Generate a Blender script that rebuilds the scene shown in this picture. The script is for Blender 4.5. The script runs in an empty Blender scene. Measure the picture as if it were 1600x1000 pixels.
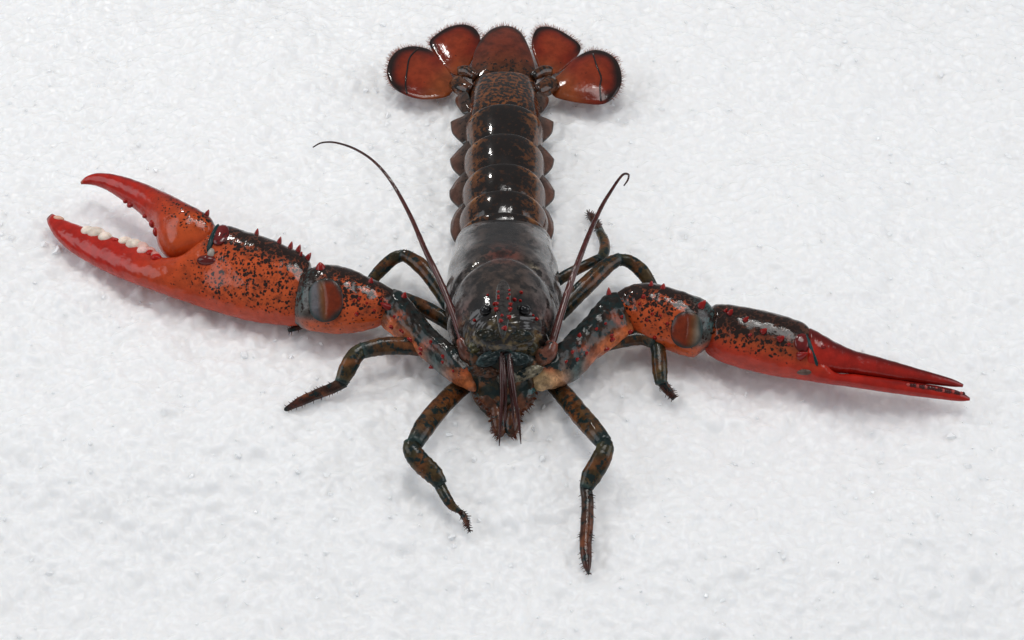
import bpy, bmesh, math, random
import numpy as np
from mathutils import Vector, Matrix

random.seed(7)
rng = np.random.default_rng(7)
SC = bpy.context.scene
COL = SC.collection

# ------------------------------------------------------------------ camera
S = 0.0003                      # metres per working unit (a lobster about 45 cm across its claws)
TH = math.radians(45)           # camera looks down at 45 degrees from the front
LENS = 70.0
FPX = 1600 * LENS / 36
ct, st = math.cos(TH), math.sin(TH)
CAM = np.array([0, -st, ct]) * FPX
FWD = np.array([0, st, -ct]); UPV = np.array([0, ct, st]); RGT = np.array([1.0, 0, 0])
cam = bpy.data.objects.new('camera', bpy.data.cameras.new('camera'))
COL.objects.link(cam)
cam.data.lens = LENS; cam.data.sensor_width = 36
cam.data.clip_start = 0.01; cam.data.clip_end = 50
cam.location = CAM * S; cam.rotation_euler = (TH, 0, 0)
SC.camera = cam

# ------------------------------------------------------------------ light
w = bpy.data.worlds.new('World'); SC.world = w; w.use_nodes = True
w.node_tree.nodes['Background'].inputs[0].default_value = (0.93, 0.96, 1.0, 1)
w.node_tree.nodes['Background'].inputs[1].default_value = 0.28

def area(name, loc, target, sx, sy, power, color=(1, 1, 1)):
    d = bpy.data.lights.new(name, 'AREA'); d.shape = 'RECTANGLE' if sx != sy else 'DISK'; d.size = sx; d.size_y = sy
    d.energy = power; d.color = color
    o = bpy.data.objects.new(name, d); COL.objects.link(o)
    o.location = loc
    o.rotation_euler = (Vector(target) - Vector(loc)).to_track_quat('-Z', 'Y').to_euler()
    return o
area('softbox', (0.08, 0.12, 1.35), (0, 0, 0), 0.62, 0.42, 4.5, (1, 0.99, 0.975))
area('side_softbox', (-1.15, -0.05, 0.75), (0, 0, 0), 1.0, 0.75, 5.2, (0.93, 0.955, 1))
area('side_softbox', (1.15, -0.05, 0.75), (0, 0, 0), 1.0, 0.75, 5.2, (0.93, 0.955, 1))
area('twin_lamp', (0.02, 0.30, 1.15), (0, 0, 0), 0.09, 0.09, 0.7, (1, 0.985, 0.96))
area('twin_lamp', (0.22, 0.30, 1.15), (0, 0, 0), 0.09, 0.09, 0.7, (1, 0.985, 0.96))
area('spot_lamp', (-0.55, 0.75, 1.0), (0, 0, 0), 0.07, 0.07, 2.6, (1, 0.98, 0.95))
SC.view_settings.view_transform = 'Standard'
SC.view_settings.look = 'None'
SC.view_settings.exposure = 0.0
SC.view_settings.gamma = 1.0

# ------------------------------------------------------------------ geometry helpers
def ray(x, y):
    return FWD * FPX + RGT * (x - 800) + UPV * (500 - y)
def P(x, y, h):
    d = ray(x, y); return CAM + d * ((h - CAM[2]) / d[2])
def onplane(x, y, c, n):
    d = ray(x, y); return CAM + d * (np.dot(c - CAM, n) / np.dot(d, n))
def proj(v):
    q = np.asarray(v) - CAM
    z = q @ FWD
    return np.stack([800 + FPX * (q @ RGT) / z, 500 - FPX * (q @ UPV) / z], -1)
def tilt(deg, side=0):
    a = math.radians(deg); b = math.radians(side)
    v = np.array([math.sin(b), -math.sin(a), math.cos(a)]); return v / np.linalg.norm(v)
def unit(v):
    v = np.asarray(v, float); return v / max(1e-9, np.linalg.norm(v))
def catmull(A, sub):
    A = np.asarray(A, float); n = len(A)
    Q = np.vstack([2 * A[0] - A[1], A, 2 * A[-1] - A[-2]])
    out = []
    for i in range(n - 1):
        p0, p1, p2, p3 = Q[i:i + 4]
        for k in range(sub):
            t = k / sub
            out.append(.5 * (2 * p1 + (p2 - p0) * t + (2 * p0 - 5 * p1 + 4 * p2 - p3) * t * t + (3 * p1 - p0 - 3 * p2 + p3) * t ** 3))
    out.append(A[-1])
    return np.array(out)
def sp(x, e):
    return np.sign(x) * np.abs(x) ** e
def sst(a, b, x):
    t = np.clip((np.asarray(x, float) - a) / (b - a), 0, 1); return t * t * (3 - 2 * t)
def mix(a, b, t):
    t = np.asarray(t)[..., None]; return np.asarray(a) * (1 - t) + np.asarray(b) * t

class MB:
    """collects surface pieces of one mesh with pigment (colour) and spot density per vertex"""
    def __init__(s): s.v = []; s.f = []; s.c = []; s.s = []; s.n = 0
    def add(s, v, f, c, sd):
        v = np.asarray(v, float); k = len(v)
        c = np.broadcast_to(np.asarray(c, float), (k, 3)); sd = np.broadcast_to(np.asarray(sd, float), (k,))
        s.v.append(v); s.c.append(c); s.s.append(sd)
        s.f += [[i + s.n for i in q] for q in f]; s.n += k
    def rings(s, R, colf, cap=True, closed=True):
        """R: (rings, seg, 3)"""
        nr, ns, _ = R.shape
        u = np.repeat(np.linspace(0, 1, nr)[:, None], ns, 1).ravel()
        if closed: a = np.repeat(np.linspace(0, 2 * np.pi, ns, endpoint=False)[None], nr, 0).ravel()
        else: a = np.repeat(np.linspace(0, 1, ns)[None], nr, 0).ravel()
        V = R.reshape(-1, 3)
        c, sd = colf(u, a, V)
        F = []
        m = ns if closed else ns - 1
        for i in range(nr - 1):
            for j in range(m):
                j2 = (j + 1) % ns
                F.append([i * ns + j, i * ns + j2, (i + 1) * ns + j2, (i + 1) * ns + j])
        c = np.broadcast_to(np.asarray(c, float), (len(V), 3)); sd = np.broadcast_to(np.asarray(sd, float), (len(V),))
        if cap and closed:
            V = np.vstack([V, R[0].mean(0), R[-1].mean(0)])
            c = np.vstack([c, c[:ns].mean(0), c[-ns:].mean(0)]); sd = np.concatenate([sd, [sd[0], sd[-1]]])
            k = nr * ns
            for j in range(ns):
                j2 = (j + 1) % ns
                F.append([k, j2, j]); F.append([k + 1, (nr - 1) * ns + j, (nr - 1) * ns + j2])
        s.add(V, F, c, sd)
    def loft(s, stations, n, colf, sub=5, seg=32, p=2.15, bumps=0.0, seed=0):
        """stations: image edges left/right of the outline, height of the middle, thickness up and down"""
        A = []
        for (lx, ly, rx, ry, h, tu, td) in stations:
            c = P((lx + rx) / 2, (ly + ry) / 2, h)
            A.append(np.concatenate([onplane(lx, ly, c, n), onplane(rx, ry, c, n), [tu, td]]))
        A = catmull(A, sub)
        a = np.linspace(0, 2 * np.pi, seg, endpoint=False)
        ca, sa = sp(np.cos(a), 2 / p), sp(np.sin(a), 2 / p)
        C = (A[:, 0:3] + A[:, 3:6]) / 2; W = (A[:, 3:6] - A[:, 0:3]) / 2
        T = np.where(sa[None, :] > 0, A[:, 6:7], A[:, 7:8]) * sa[None, :]
        R = C[:, None] + W[:, None] * ca[None, :, None] + T[..., None] * np.asarray(n)
        if bumps:
            k = np.array([[.31, .22, .10], [-.17, .37, .2], [.52, -.13, .3], [.11, .09, -.24], [.75, .55, .2], [-.6, .8, .3]])
            f = np.sin(R @ k.T + np.arange(6) * 1.7) @ np.array([1, .9, .6, 1, .35, .35])
            D = R - C[:, None]; R = R + D / (np.linalg.norm(D, axis=2, keepdims=True) + 1e-6) * (f[..., None] * bumps * np.minimum(1, np.linalg.norm(W, axis=1) / 25)[:, None, None])
        s.rings(R, colf)
        return C, W
    def tube(s, pts, colf, sub=4, seg=14, flat=1.0, world=False, wob=0.0, cap=True):
        A = []
        for (x, y, h, r) in pts:
            q = np.array([x, y, h]) if world else P(x, y, h)
            A.append([*q, r])
        A = catmull(A, sub); C = A[:, :3]; r = np.maximum(A[:, 3], .15)
        T = np.gradient(C, axis=0); T /= np.linalg.norm(T, axis=1)[:, None] + 1e-9
        ref = np.array([0, -st, ct])
        X = np.cross(T, ref); X /= np.linalg.norm(X, axis=1)[:, None] + 1e-9
        Y = np.cross(X, T)
        a = np.linspace(0, 2 * np.pi, seg, endpoint=False)
        rr = r[:, None] * (1 + wob * rng.normal(0, 1, (len(r), 1)))
        R = C[:, None] + X[:, None] * (rr * np.cos(a))[..., None] + Y[:, None] * (rr * flat * np.sin(a))[..., None]
        s.rings(R, colf, cap=cap)
        return C, r
    def body(s, stations, xc, colf, sub=8, seg=64, p=2.2, groove=None, a0=None):
        """vertical cross sections: y, half width, top, middle and bottom height"""
        A = catmull(stations, sub)
        a = np.linspace(0, 2 * np.pi, seg, endpoint=False)
        ca, sa = sp(np.cos(a), 2 / p), sp(np.sin(a), 2 / p)
        y, hw, zt, zm, zb = A.T
        Z = np.where(sa[None] > 0, (zt - zm)[:, None] * sa[None], (zm - zb)[:, None] * sa[None])
        X = hw[:, None] * ca[None]
        if groove is not None:
            g = groove(np.repeat(y[:, None], seg, 1), np.repeat(a[None], len(y), 0)); X = X * g; Z = Z * g
        R = np.stack([xc + X, np.repeat(y[:, None], seg, 1), zm[:, None] + Z], -1)
        s.rings(R, colf)
    def ell(s, c, ax, c3, sd, nu=14, nv=20):
        """ellipsoid with three axis vectors"""
        ax = np.asarray(ax, float); V = []; F = []
        for i in range(nu + 1):
            t = np.pi * i / nu
            for j in range(nv):
                f = 2 * np.pi * j / nv
                V.append(c + ax[0] * math.sin(t) * math.cos(f) + ax[1] * math.sin(t) * math.sin(f) + ax[2] * math.cos(t))
        for i in range(nu):
            for j in range(nv):
                F.append([i * nv + j, i * nv + (j + 1) % nv, (i + 1) * nv + (j + 1) % nv, (i + 1) * nv + j])
        s.add(V, F, c3, sd)
    def cone(s, b, d, L, r, c3, sd=0, k=6, bend=None):
        d = unit(d); x = unit(np.cross(d, [0.3, 0.8, 0.5])); y = np.cross(d, x)
        bend = np.zeros(3) if bend is None else np.asarray(bend)
        V = []
        for t, q in ((0, 1), (.5, .7), (.85, .35)):
            for j in range(k):
                f = 2 * np.pi * j / k
                V.append(b + d * L * t + bend * t * t + (x * math.cos(f) + y * math.sin(f)) * r * q)
        V.append(b + d * L + bend)
        F = []
        for i in range(2):
            for j in range(k):
                F.append([i * k + j, i * k + (j + 1) % k, (i + 1) * k + (j + 1) % k, (i + 1) * k + j])
        for j in range(k): F.append([2 * k + j, 2 * k + (j + 1) % k, 3 * k])
        s.add(V, F, c3, sd)
    def build(s, name, mat, parent=None, fix=True):
        V = np.vstack(s.v); me = bpy.data.meshes.new(name)
        me.from_pydata((V * S).tolist(), [], s.f)
        if fix:
            bm = bmesh.new(); bm.from_mesh(me)
            bmesh.ops.remove_doubles(bm, verts=bm.verts, dist=1e-7)
            bmesh.ops.recalc_face_normals(bm, faces=bm.faces)
            # colours are written afterwards, keep vertex order: only merge when nothing merged
            if len(bm.verts) == len(V): bm.to_mesh(me)
            else:
                bm.free(); bm = bmesh.new(); bm.from_mesh(me)
                bmesh.ops.recalc_face_normals(bm, faces=bm.faces); bm.to_mesh(me)
            bm.free()
        me.polygons.foreach_set('use_smooth', [True] * len(me.polygons))
        at = me.attributes.new('pigment', 'FLOAT_COLOR', 'POINT')
        C = np.ones((len(V), 4)); C[:, :3] = np.vstack(s.c); at.data.foreach_set('color', C.ravel())
        a2 = me.attributes.new('spots', 'FLOAT', 'POINT'); a2.data.foreach_set('value', np.concatenate(s.s))
        me.materials.append(mat)
        o = bpy.data.objects.new(name, me); COL.objects.link(o)
        if parent is not None: o.parent = parent
        return o

def surf(o, x, y):
    """point and normal on an already built part where the line of sight at x, y first meets it"""
    me = o.data; n = len(me.vertices)
    V = np.empty(n * 3); me.vertices.foreach_get('co', V); V = V.reshape(-1, 3) / S
    N = np.empty(n * 3); me.vertex_normals.foreach_get('vector', N); N = N.reshape(-1, 3)
    d = np.linalg.norm(proj(V) - [x, y], axis=1)
    face = N @ (-FWD)
    score = d + np.where(face > 0.05, 0, 60)
    i = int(np.argmin(score))
    return V[i], N[i]

# ------------------------------------------------------------------ materials
def shell(name, spot_size=7.0, spot_col=(0.010, 0.007, 0.006), dots=False, rough=0.30, coat=0.62, bump=0.25,
          mottle=(0.55, 1.25), sss=0.0, coat_rough=0.05, spec=0.05):
    m = bpy.data.materials.new(name); m.use_nodes = True
    nt = m.node_tree; N = nt.nodes; L = nt.links
    b = N['Principled BSDF']
    tc = N.new('ShaderNodeTexCoord')
    mp = N.new('ShaderNodeMapping'); mp.inputs['Scale'].default_value = (1 / S, 1 / S, 1 / S)
    L.new(tc.outputs['Object'], mp.inputs['Vector'])
    vec = mp.outputs['Vector']
    def noise(scale, detail=2, rough_=.5):
        n = N.new('ShaderNodeTexNoise'); n.inputs['Scale'].default_value = scale
        n.inputs['Detail'].default_value = detail; n.inputs['Roughness'].default_value = rough_
        L.new(vec, n.inputs['Vector']); return n
    col = N.new('ShaderNodeAttribute'); col.attribute_name = 'pigment'
    spt = N.new('ShaderNodeAttribute'); spt.attribute_name = 'spots'
    def rangemap(inp, a, b_, c, d, smooth=True):
        r = N.new('ShaderNodeMapRange')
        if smooth: r.interpolation_type = 'SMOOTHSTEP'
        if inp is not None: L.new(inp, r.inputs['Value'])
        r.inputs['From Min'].default_value = a; r.inputs['From Max'].default_value = b_
        r.inputs['To Min'].default_value = c; r.inputs['To Max'].default_value = d
        return r
    # mottling of the pigment itself
    n1 = noise(1 / 16, 4, .6)
    r1 = rangemap(n1.outputs[0], .3, .7, mottle[0], mottle[1])
    mul = N.new('ShaderNodeVectorMath'); mul.operation = 'SCALE'
    L.new(col.outputs['Color'], mul.inputs[0]); L.new(r1.outputs[0], mul.inputs['Scale'])
    # dark speckles
    if dots:
        nw = noise(1 / 5, 2)
        ad = N.new('ShaderNodeVectorMath'); ad.operation = 'MULTIPLY_ADD'
        L.new(nw.outputs['Color'], ad.inputs[0]); ad.inputs[1].default_value = (8, 8, 8); L.new(vec, ad.inputs[2])
        vo = N.new('ShaderNodeTexVoronoi'); vo.inputs['Scale'].default_value = 1 / spot_size
        L.new(ad.outputs[0], vo.inputs['Vector'])
        sep = N.new('ShaderNodeSeparateColor'); L.new(vo.outputs['Color'], sep.inputs[0])
        # radius = spots * (0.2 + 0.45 * random)
        ra = N.new('ShaderNodeMath'); ra.operation = 'MULTIPLY_ADD'
        L.new(sep.outputs[0], ra.inputs[0]); ra.inputs[1].default_value = .38; ra.inputs[2].default_value = .20
        rm = N.new('ShaderNodeMath'); rm.operation = 'MULTIPLY'
        L.new(ra.outputs[0], rm.inputs[0]); L.new(spt.outputs['Fac'], rm.inputs[1])
        df = N.new('ShaderNodeMath'); df.operation = 'SUBTRACT'
        L.new(rm.outputs[0], df.inputs[0]); L.new(vo.outputs['Distance'], df.inputs[1])
        mask0 = rangemap(df.outputs[0], -.10, .16, 0, 1)
        nb = noise(1 / 19, 4, .65); pb = N.new('ShaderNodeMath'); pb.operation = 'MULTIPLY'; L.new(spt.outputs['Fac'], pb.inputs[0]); pb2 = rangemap(nb.outputs[0], .50, .72, 0, .55); L.new(pb2.outputs[0], pb.inputs[1])
        mask = N.new('ShaderNodeMath'); mask.operation = 'MAXIMUM'; mask.use_clamp = True; L.new(mask0.outputs[0], mask.inputs[0]); L.new(pb.outputs[0], mask.inputs[1])
    else:
        n2 = noise(1 / spot_size, 3, .6)
        th = N.new('ShaderNodeMath'); th.operation = 'MULTIPLY_ADD'
        L.new(spt.outputs['Fac'], th.inputs[0]); th.inputs[1].default_value = .55; th.inputs[2].default_value = -.80
        su = N.new('ShaderNodeMath'); su.operation = 'ADD'
        L.new(n2.outputs[0], su.inputs[0]); L.new(th.outputs[0], su.inputs[1])
        mask = rangemap(su.outputs[0], -.05, .06, 0, 1)
    mx = N.new('ShaderNodeMix'); mx.data_type = 'RGBA'
    L.new(mask.outputs[0], mx.inputs['Factor']); L.new(mul.outputs[0], mx.inputs['A'])
    mx.inputs['B'].default_value = (*spot_col, 1)
    L.new(mx.outputs['Result'], b.inputs['Base Color'])
    # relief: pits and uneven wet film
    n3 = noise(1 / 3.0, 3); n4 = noise(1 / 13, 2)
    am = N.new('ShaderNodeMath'); am.operation = 'MULTIPLY_ADD'
    L.new(n4.outputs[0], am.inputs[0]); am.inputs[1].default_value = 2.2; L.new(n3.outputs[0], am.inputs[2])
    bp = N.new('ShaderNodeBump'); bp.inputs['Strength'].default_value = bump; bp.inputs['Distance'].default_value = 1.2 * S
    L.new(am.outputs[0], bp.inputs['Height']); L.new(bp.outputs[0], b.inputs['Normal'])
    n5 = noise(1 / 22, 3)
    rr = rangemap(n5.outputs[0], .35, .7, rough * .75, rough * 1.5); L.new(rr.outputs[0], b.inputs['Roughness'])
    b.inputs['Coat Weight'].default_value = coat; b.inputs['Coat Roughness'].default_value = coat_rough
    L.new(bp.outputs[0], b.inputs['Coat Normal'])
    b.inputs['Specular IOR Level'].default_value = spec
    if sss:
        b.inputs['Subsurface Weight'].default_value = sss
        b.inputs['Subsurface Radius'].default_value = (4 * S, 1.5 * S, 1 * S)
        b.inputs['Subsurface Scale'].default_value = 1
    return m

M_claw = shell('claw_shell', 5.6, dots=True, bump=.18, spot_col=(.016, .008, .006), mottle=(.8, 1.12), rough=.26)
M_dark = shell('dark_shell', 7, bump=.10, mottle=(.6, 1.3), rough=.26, coat=.8)
M_cara = shell('carapace_shell', 20, bump=.13, mottle=(.25, 1.9), spot_col=(.012, .009, .008), rough=.36, coat=1, coat_rough=.06, spec=.08)
M_leg = shell('leg_shell', 12, bump=.22, mottle=(.45, 1.7), spot_col=(.008, .017, .017), rough=.34, coat=.5)
M_fan = shell('fan_shell', 6, bump=.14, mottle=(.8, 1.2), rough=.18)
M_red = shell('spine_shell', 6, bump=.05, mottle=(.8, 1.2), rough=.15)
M_eye = shell('eye_shell', 6, bump=.02, mottle=(.9, 1.1), rough=.06)
M_hair = shell('bristle', 6, bump=0, mottle=(.8, 1.2), rough=.5, coat=0)
M_mem = shell('joint_skin', 6, bump=.30, mottle=(.75, 1.2), rough=.35, sss=.25, coat=.35, coat_rough=.12)

RED = np.array([.37, .010, .006]); ORG = np.array([.50, .082, .021]); DRED = np.array([.16, .008, .008])
BLK = np.array([.010, .008, .007]); TEAL = np.array([.012, .055, .058]); OLIVE = np.array([.026, .022, .011])
CREAM = np.array([.62, .42, .22]); BRN = np.array([.070, .022, .009]); RUST = np.array([.15, .042, .012])

# ------------------------------------------------------------------ the lobster
lobster = bpy.data.objects.new('lobster', None); COL.objects.link(lobster)
lobster.empty_display_size = .05
lobster['label'] = 'live dark brown lobster with spread orange red claws lying on white crushed ice'
lobster['category'] = 'lobster'

# shared spine mesh
def spine_mesh(name, L, r, c, tipc):
    mb = MB(); prof = [(0, 1.15), (.2, 1.0), (.5, .78), (.75, .5), (.92, .24), (1, .04)]
    R = np.array([[[r * q * math.cos(f), r * q * math.sin(f), L * t] for f in np.linspace(0, 2 * np.pi, 10, endpoint=False)] for t, q in prof])
    mb.rings(R, lambda u, a, V: (mix(c, tipc, u), 0 * u))
    o = mb.build(name, M_red); me = o.data; bpy.data.objects.remove(o); return me
ME_spine = spine_mesh('spine', 1, .48, DRED * .8, RED * .85)
ME_bead = spine_mesh('spine', 1, .62, DRED, RED * .95)
def spine(parent, x, y, L, r=1.0, lean=(0, 0, 0), me=None, name='spine', sink=.25):
    p, n = surf(parent, x, y)
    d = unit(n + np.asarray(lean, float))
    o = bpy.data.objects.new(name, me or ME_spine); COL.objects.link(o); o.parent = parent
    q = Vector((0, 0, 1)).rotation_difference(Vector(d))
    L *= .8; r = r * .88
    o.matrix_local = Matrix.Translation(Vector((p - d * L * sink) * S)) @ q.to_matrix().to_4x4() @ Matrix.Diagonal((L * r, L * r, L, 1))
    return o

# ---- abdomen: overlapping rings, each with a side flap left and right
XC = -13.5
def dscale(y):
    return (FPX + np.asarray(y) * st - 70 * ct) / FPX      # a far part must be a little larger to look as wide
def dorsal(u, a, V):
    """black back, rust and ochre flecks at the sides"""
    side = np.abs(V[:, 0] - XC) / dscale(V[:, 1])
    wv = side + 7 * np.sin(V[:, 1] * .13 + V[:, 0] * .05) + 5 * np.sin(V[:, 1] * .31 + 2)
    c = mix(np.array([.030, .013, .007]), [.105, .036, .011], sst(22, 50, wv))
    c = mix(c, [.30, .115, .028], np.exp(-((u - .66) / .09) ** 2) * np.exp(-((side - 47) / 8) ** 2) * .8)
    c = mix(c, [.085, .042, .030], sst(50, 64, side))
    return c, np.clip(.74 - sst(18, 46, wv) * .26 - sst(50, 62, side) * .14, 0, 1)
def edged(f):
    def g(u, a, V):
        c, sd = f(u, a, V); k = sst(.83, .87, u) * sst(.95, .90, u)      # pale rear fringe of a ring, also painting in its highlight line
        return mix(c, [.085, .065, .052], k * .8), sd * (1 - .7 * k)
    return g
def mottled(u, a, V):
    side = np.abs(V[:, 0] - XC)
    return mix([.15, .046, .012], [.08, .026, .012], sst(40, 70, side)), .60 + 0 * u
segs = [  # image y of front and rear edge at the middle, heights there, half width
    (352, 300, 106, 104, 66, dorsal), (318, 258, 103, 101, 62, dorsal), (276, 211, 100, 96, 60, dorsal),
    (230, 165, 94, 88, 58, dorsal), (185, 104, 86, 70, 59, mottled)]
flap_parents = {}
segs = [(372, 335, 102, 104, 71, dorsal)] + segs
for k, (pf, pr, hf, hr, hw, cf) in enumerate(segs):
    yf, yr = P(787, pf, hf)[1], P(787, pr, hr)[1]; hw = hw * dscale(yf)
    mb = MB()
    prof = [(0, -20), (.12, -14), (.28, -7), (.5, 0), (.68, 4), (.84, 6.2), (.94, 6.4), (.985, 4.6), (1.0, .8), (.985, -8)]
    if k == 5: prof = [(0, -8), (.12, -5), (.3, 0), (.5, 0), (.72, -2.5), (.9, -6), (.97, -8), (1, -11), (.97, -16)]
    A = catmull([[yf + (yr - yf) * t, hw + dr, hf + (hr - hf) * t + dr] for t, dr in prof], 5)
    ang = np.linspace(math.radians(-14), math.radians(194), 60)
    R = []
    for y, rw, rt in A:
        ca, sa = np.cos(ang), np.sin(ang)
        z = np.where(sa > 0, 32 + (rt - 32) * np.abs(sa) ** .92, 32 + 60 * sa)
        yy = y - 5 * np.abs(ca) ** 2 * (1 if k < 5 else .5)
        R.append(np.stack([XC + rw * sp(ca, .9), yy + 0 * z, z], -1))
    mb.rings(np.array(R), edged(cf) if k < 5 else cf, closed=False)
    so = mb.build('abdomen_segment', M_dark, lobster)
    # side flaps
    if k == 0: continue
    flap_parents[k] = so

# ---- tail fan
def closed_curve(pts, m=90):
    A = np.asarray(pts, float); n = len(A); out = []
    for i in range(n):
        p0, p1, p2, p3 = A[i - 1], A[i], A[(i + 1) % n], A[(i + 2) % n]
        for t in np.linspace(0, 1, 8, endpoint=False):
            out.append(.5 * (2 * p1 + (p2 - p0) * t + (2 * p0 - 5 * p1 + 4 * p2 - p3) * t * t + (3 * p1 - p0 - 3 * p2 + p3) * t ** 3))
    out = np.array(out); d = np.r_[0, np.cumsum(np.linalg.norm(np.diff(np.vstack([out, out[:1]]), axis=0), axis=1))]
    tt = np.linspace(0, d[-1], m, endpoint=False); q = np.vstack([out, out[:1]])
    return np.stack([np.interp(tt, d, q[:, 0]), np.interp(tt, d, q[:, 1])], -1)
def plate(name, outline, h, n, dome, thick, parent, colf, mat, fringe=None, rim=.9):
    o2 = closed_curve(outline); cc = o2.mean(0); c = P(cc[0], cc[1], h)
    E = np.array([onplane(x, y, c, n) for x, y in o2])
    radii = [0.02, .2, .4, .55, .7, .8, .88, .94, .98, 1.0]
    R = []
    for r in radii:
        hgt = dome * (1 - r ** 2.25) + rim * math.exp(-((r - .93) / .05) ** 2)
        R.append(c + (E - c) * r + n * hgt)
    R.append(c + (E - c) * 1.004 - n * thick * .5)
    for r in (.96, .8, .5, .02): R.append(c + (E - c) * r - n * (thick - dome * .5 * (1 - r ** 2)))
    rr = np.array(radii + [1.0, .96, .8, .5, .02])
    m = len(o2); U = np.repeat(rr, m); top = np.repeat(np.arange(len(rr)) < len(radii), m)
    mb = MB(); mb.rings(np.array(R), lambda u, a, V: colf(U, a, V, np.tile(o2, (len(rr), 1)), cc))
    ob = mb.build(name, mat, parent)
    if fringe:
        fm = MB()
        for x0, y0, x1, y1 in fringe:
            for i, e in enumerate(E):
                px, py = o2[i]
                if x0 <= px <= x1 and y0 <= py <= y1:
                    for k in range(4):
                        e2 = e + (E[(i + 1) % m] - e) * rng.random()
                        d = unit(unit(e - c) + rng.normal(0, .22, 3) + n * .05)
                        fm.cone(e2 - d * 2, d, rng.uniform(6, 12), .42, [.24, .05, .02], 0, k=3, bend=rng.normal(0, 1.2, 3))
        f = fm.build('fringe', M_hair, ob)
        f['kind'] = 'stuff'
    return ob
FANC = np.array([.205, .028, .009])
def fanc(up):
    def f(r, a, V, o2, cc):
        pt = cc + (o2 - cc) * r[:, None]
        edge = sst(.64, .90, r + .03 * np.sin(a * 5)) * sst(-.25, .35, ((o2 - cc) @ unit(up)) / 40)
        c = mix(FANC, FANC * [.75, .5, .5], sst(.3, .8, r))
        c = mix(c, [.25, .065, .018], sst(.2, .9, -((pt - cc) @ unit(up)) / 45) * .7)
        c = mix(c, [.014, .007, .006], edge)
        return c, .12 + .1 * (1 - r)
    return f
def flapc(r, a, V, o2, cc):
    pt = cc + (o2 - cc) * r[:, None]; out = np.abs(pt[:, 0] - 784)
    c = mix([.050, .028, .020], [.105, .044, .028], sst(58, 74, out))
    return mix(c, [.030, .045, .045], sst(.82, 1, r) * .8), .42 - .3 * sst(58, 72, out)
for k, o_ in {5: [(730, 144), (718, 148), (712, 153), (712, 161), (717, 170), (725, 178), (736, 170)], 4: [(738, 176), (722, 182), (706, 189), (704, 193), (707, 209), (721, 223), (725, 224), (738, 212)],
              3: [(736, 220), (720, 230), (705, 246), (703, 251), (707, 264), (719, 276), (723, 276), (736, 262)], 2: [(735, 266), (716, 278), (704, 295), (702, 300), (704, 312), (716, 324), (720, 323), (735, 308)],
              1: [(732, 314), (714, 328), (706, 343), (704, 350), (704, 364), (710, 378), (716, 376), (730, 355)]}.items():
    for sgn in (-1, 1):
        pts = o_ if sgn < 0 else [(1569 - x, y) for x, y in o_][::-1]
        plate('side_flap', pts, 45 - (k == 5) * 3, tilt(6, sgn * 36), 5, 4, flap_parents[k], flapc, M_dark, rim=.6)
out_l = [(705, 145), (690, 152), (661, 154), (638, 149), (615, 136), (605, 116), (608, 95), (621, 79), (644, 72), (670, 77), (686, 91), (699, 108), (710, 128)]
in_l = [(734, 100), (746, 78), (750, 58), (740, 43), (722, 38), (699, 43), (679, 56), (671, 68), (682, 90), (693, 106), (710, 116), (728, 116)]
tel = [(738, 128), (739, 90), (748, 67), (763, 49), (780, 41), (798, 41), (815, 52), (828, 78), (836, 107), (838, 128), (815, 142), (787, 146), (760, 142)]
in_r = [(838, 95), (831, 72), (834, 52), (844, 42), (864, 43), (888, 55), (907, 72), (902, 87), (885, 104), (868, 114), (848, 114)]
out_r = [(864, 148), (885, 156), (914, 161), (940, 162), (957, 153), (970, 133), (970, 110), (960, 90), (940, 79), (918, 80), (896, 93), (880, 110), (862, 128)]
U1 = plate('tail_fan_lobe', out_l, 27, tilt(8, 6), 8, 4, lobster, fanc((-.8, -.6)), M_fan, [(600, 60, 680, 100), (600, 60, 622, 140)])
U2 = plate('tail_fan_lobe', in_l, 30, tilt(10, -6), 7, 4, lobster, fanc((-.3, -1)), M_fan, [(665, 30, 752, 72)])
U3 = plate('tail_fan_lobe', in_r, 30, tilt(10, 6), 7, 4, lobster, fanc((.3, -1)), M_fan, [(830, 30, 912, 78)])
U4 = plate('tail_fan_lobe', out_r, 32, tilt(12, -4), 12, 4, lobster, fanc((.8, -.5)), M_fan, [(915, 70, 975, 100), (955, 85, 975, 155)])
def telc(r, a, V, o2, cc):
    pt = cc + (o2 - cc) * r[:, None]; t = sst(-25, 35, pt[:, 1] - cc[1])
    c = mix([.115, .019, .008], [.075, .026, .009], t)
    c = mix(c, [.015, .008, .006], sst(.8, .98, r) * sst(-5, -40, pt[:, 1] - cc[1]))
    return c, .12 + .46 * t
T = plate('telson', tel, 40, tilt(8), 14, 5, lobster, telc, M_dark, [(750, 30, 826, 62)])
# seam across each outer lobe
for ob, pts in ((U1, [(652, 76), (642, 92), (636, 110), (635, 130), (637, 147)]), (U4, [(926, 84), (933, 100), (937, 120), (939, 140), (940, 157)])):
    mb = MB(); q = []
    for x, y in pts:
        p, n = surf(ob, x, y); q.append((*(p + n * .2), 1.5))
    mb.tube(q, lambda u, a, V: (BLK, 0 * u), world=True, sub=5, seg=8)
    mb.build('lobe_seam', M_dark, ob)
# stout bases of the lobes
for pts in ([(712, 128, 36, 15), (722, 137, 40, 15), (736, 142, 44, 11)], [(864, 128, 36, 15), (852, 138, 40, 15), (838, 143, 44, 11)],
            [(716, 112, 40, 9), (730, 112, 44, 11), (744, 120, 48, 8)], [(862, 112, 40, 9), (848, 112, 44, 11), (832, 120, 48, 8)]):
    mb = MB(); mb.tube(pts, lambda u, a, V: (mix([.11, .038, .012], BRN, u), .52 + 0 * u), seg=18, flat=.7)
    mb.build('fan_base', M_dark, lobster)

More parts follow.
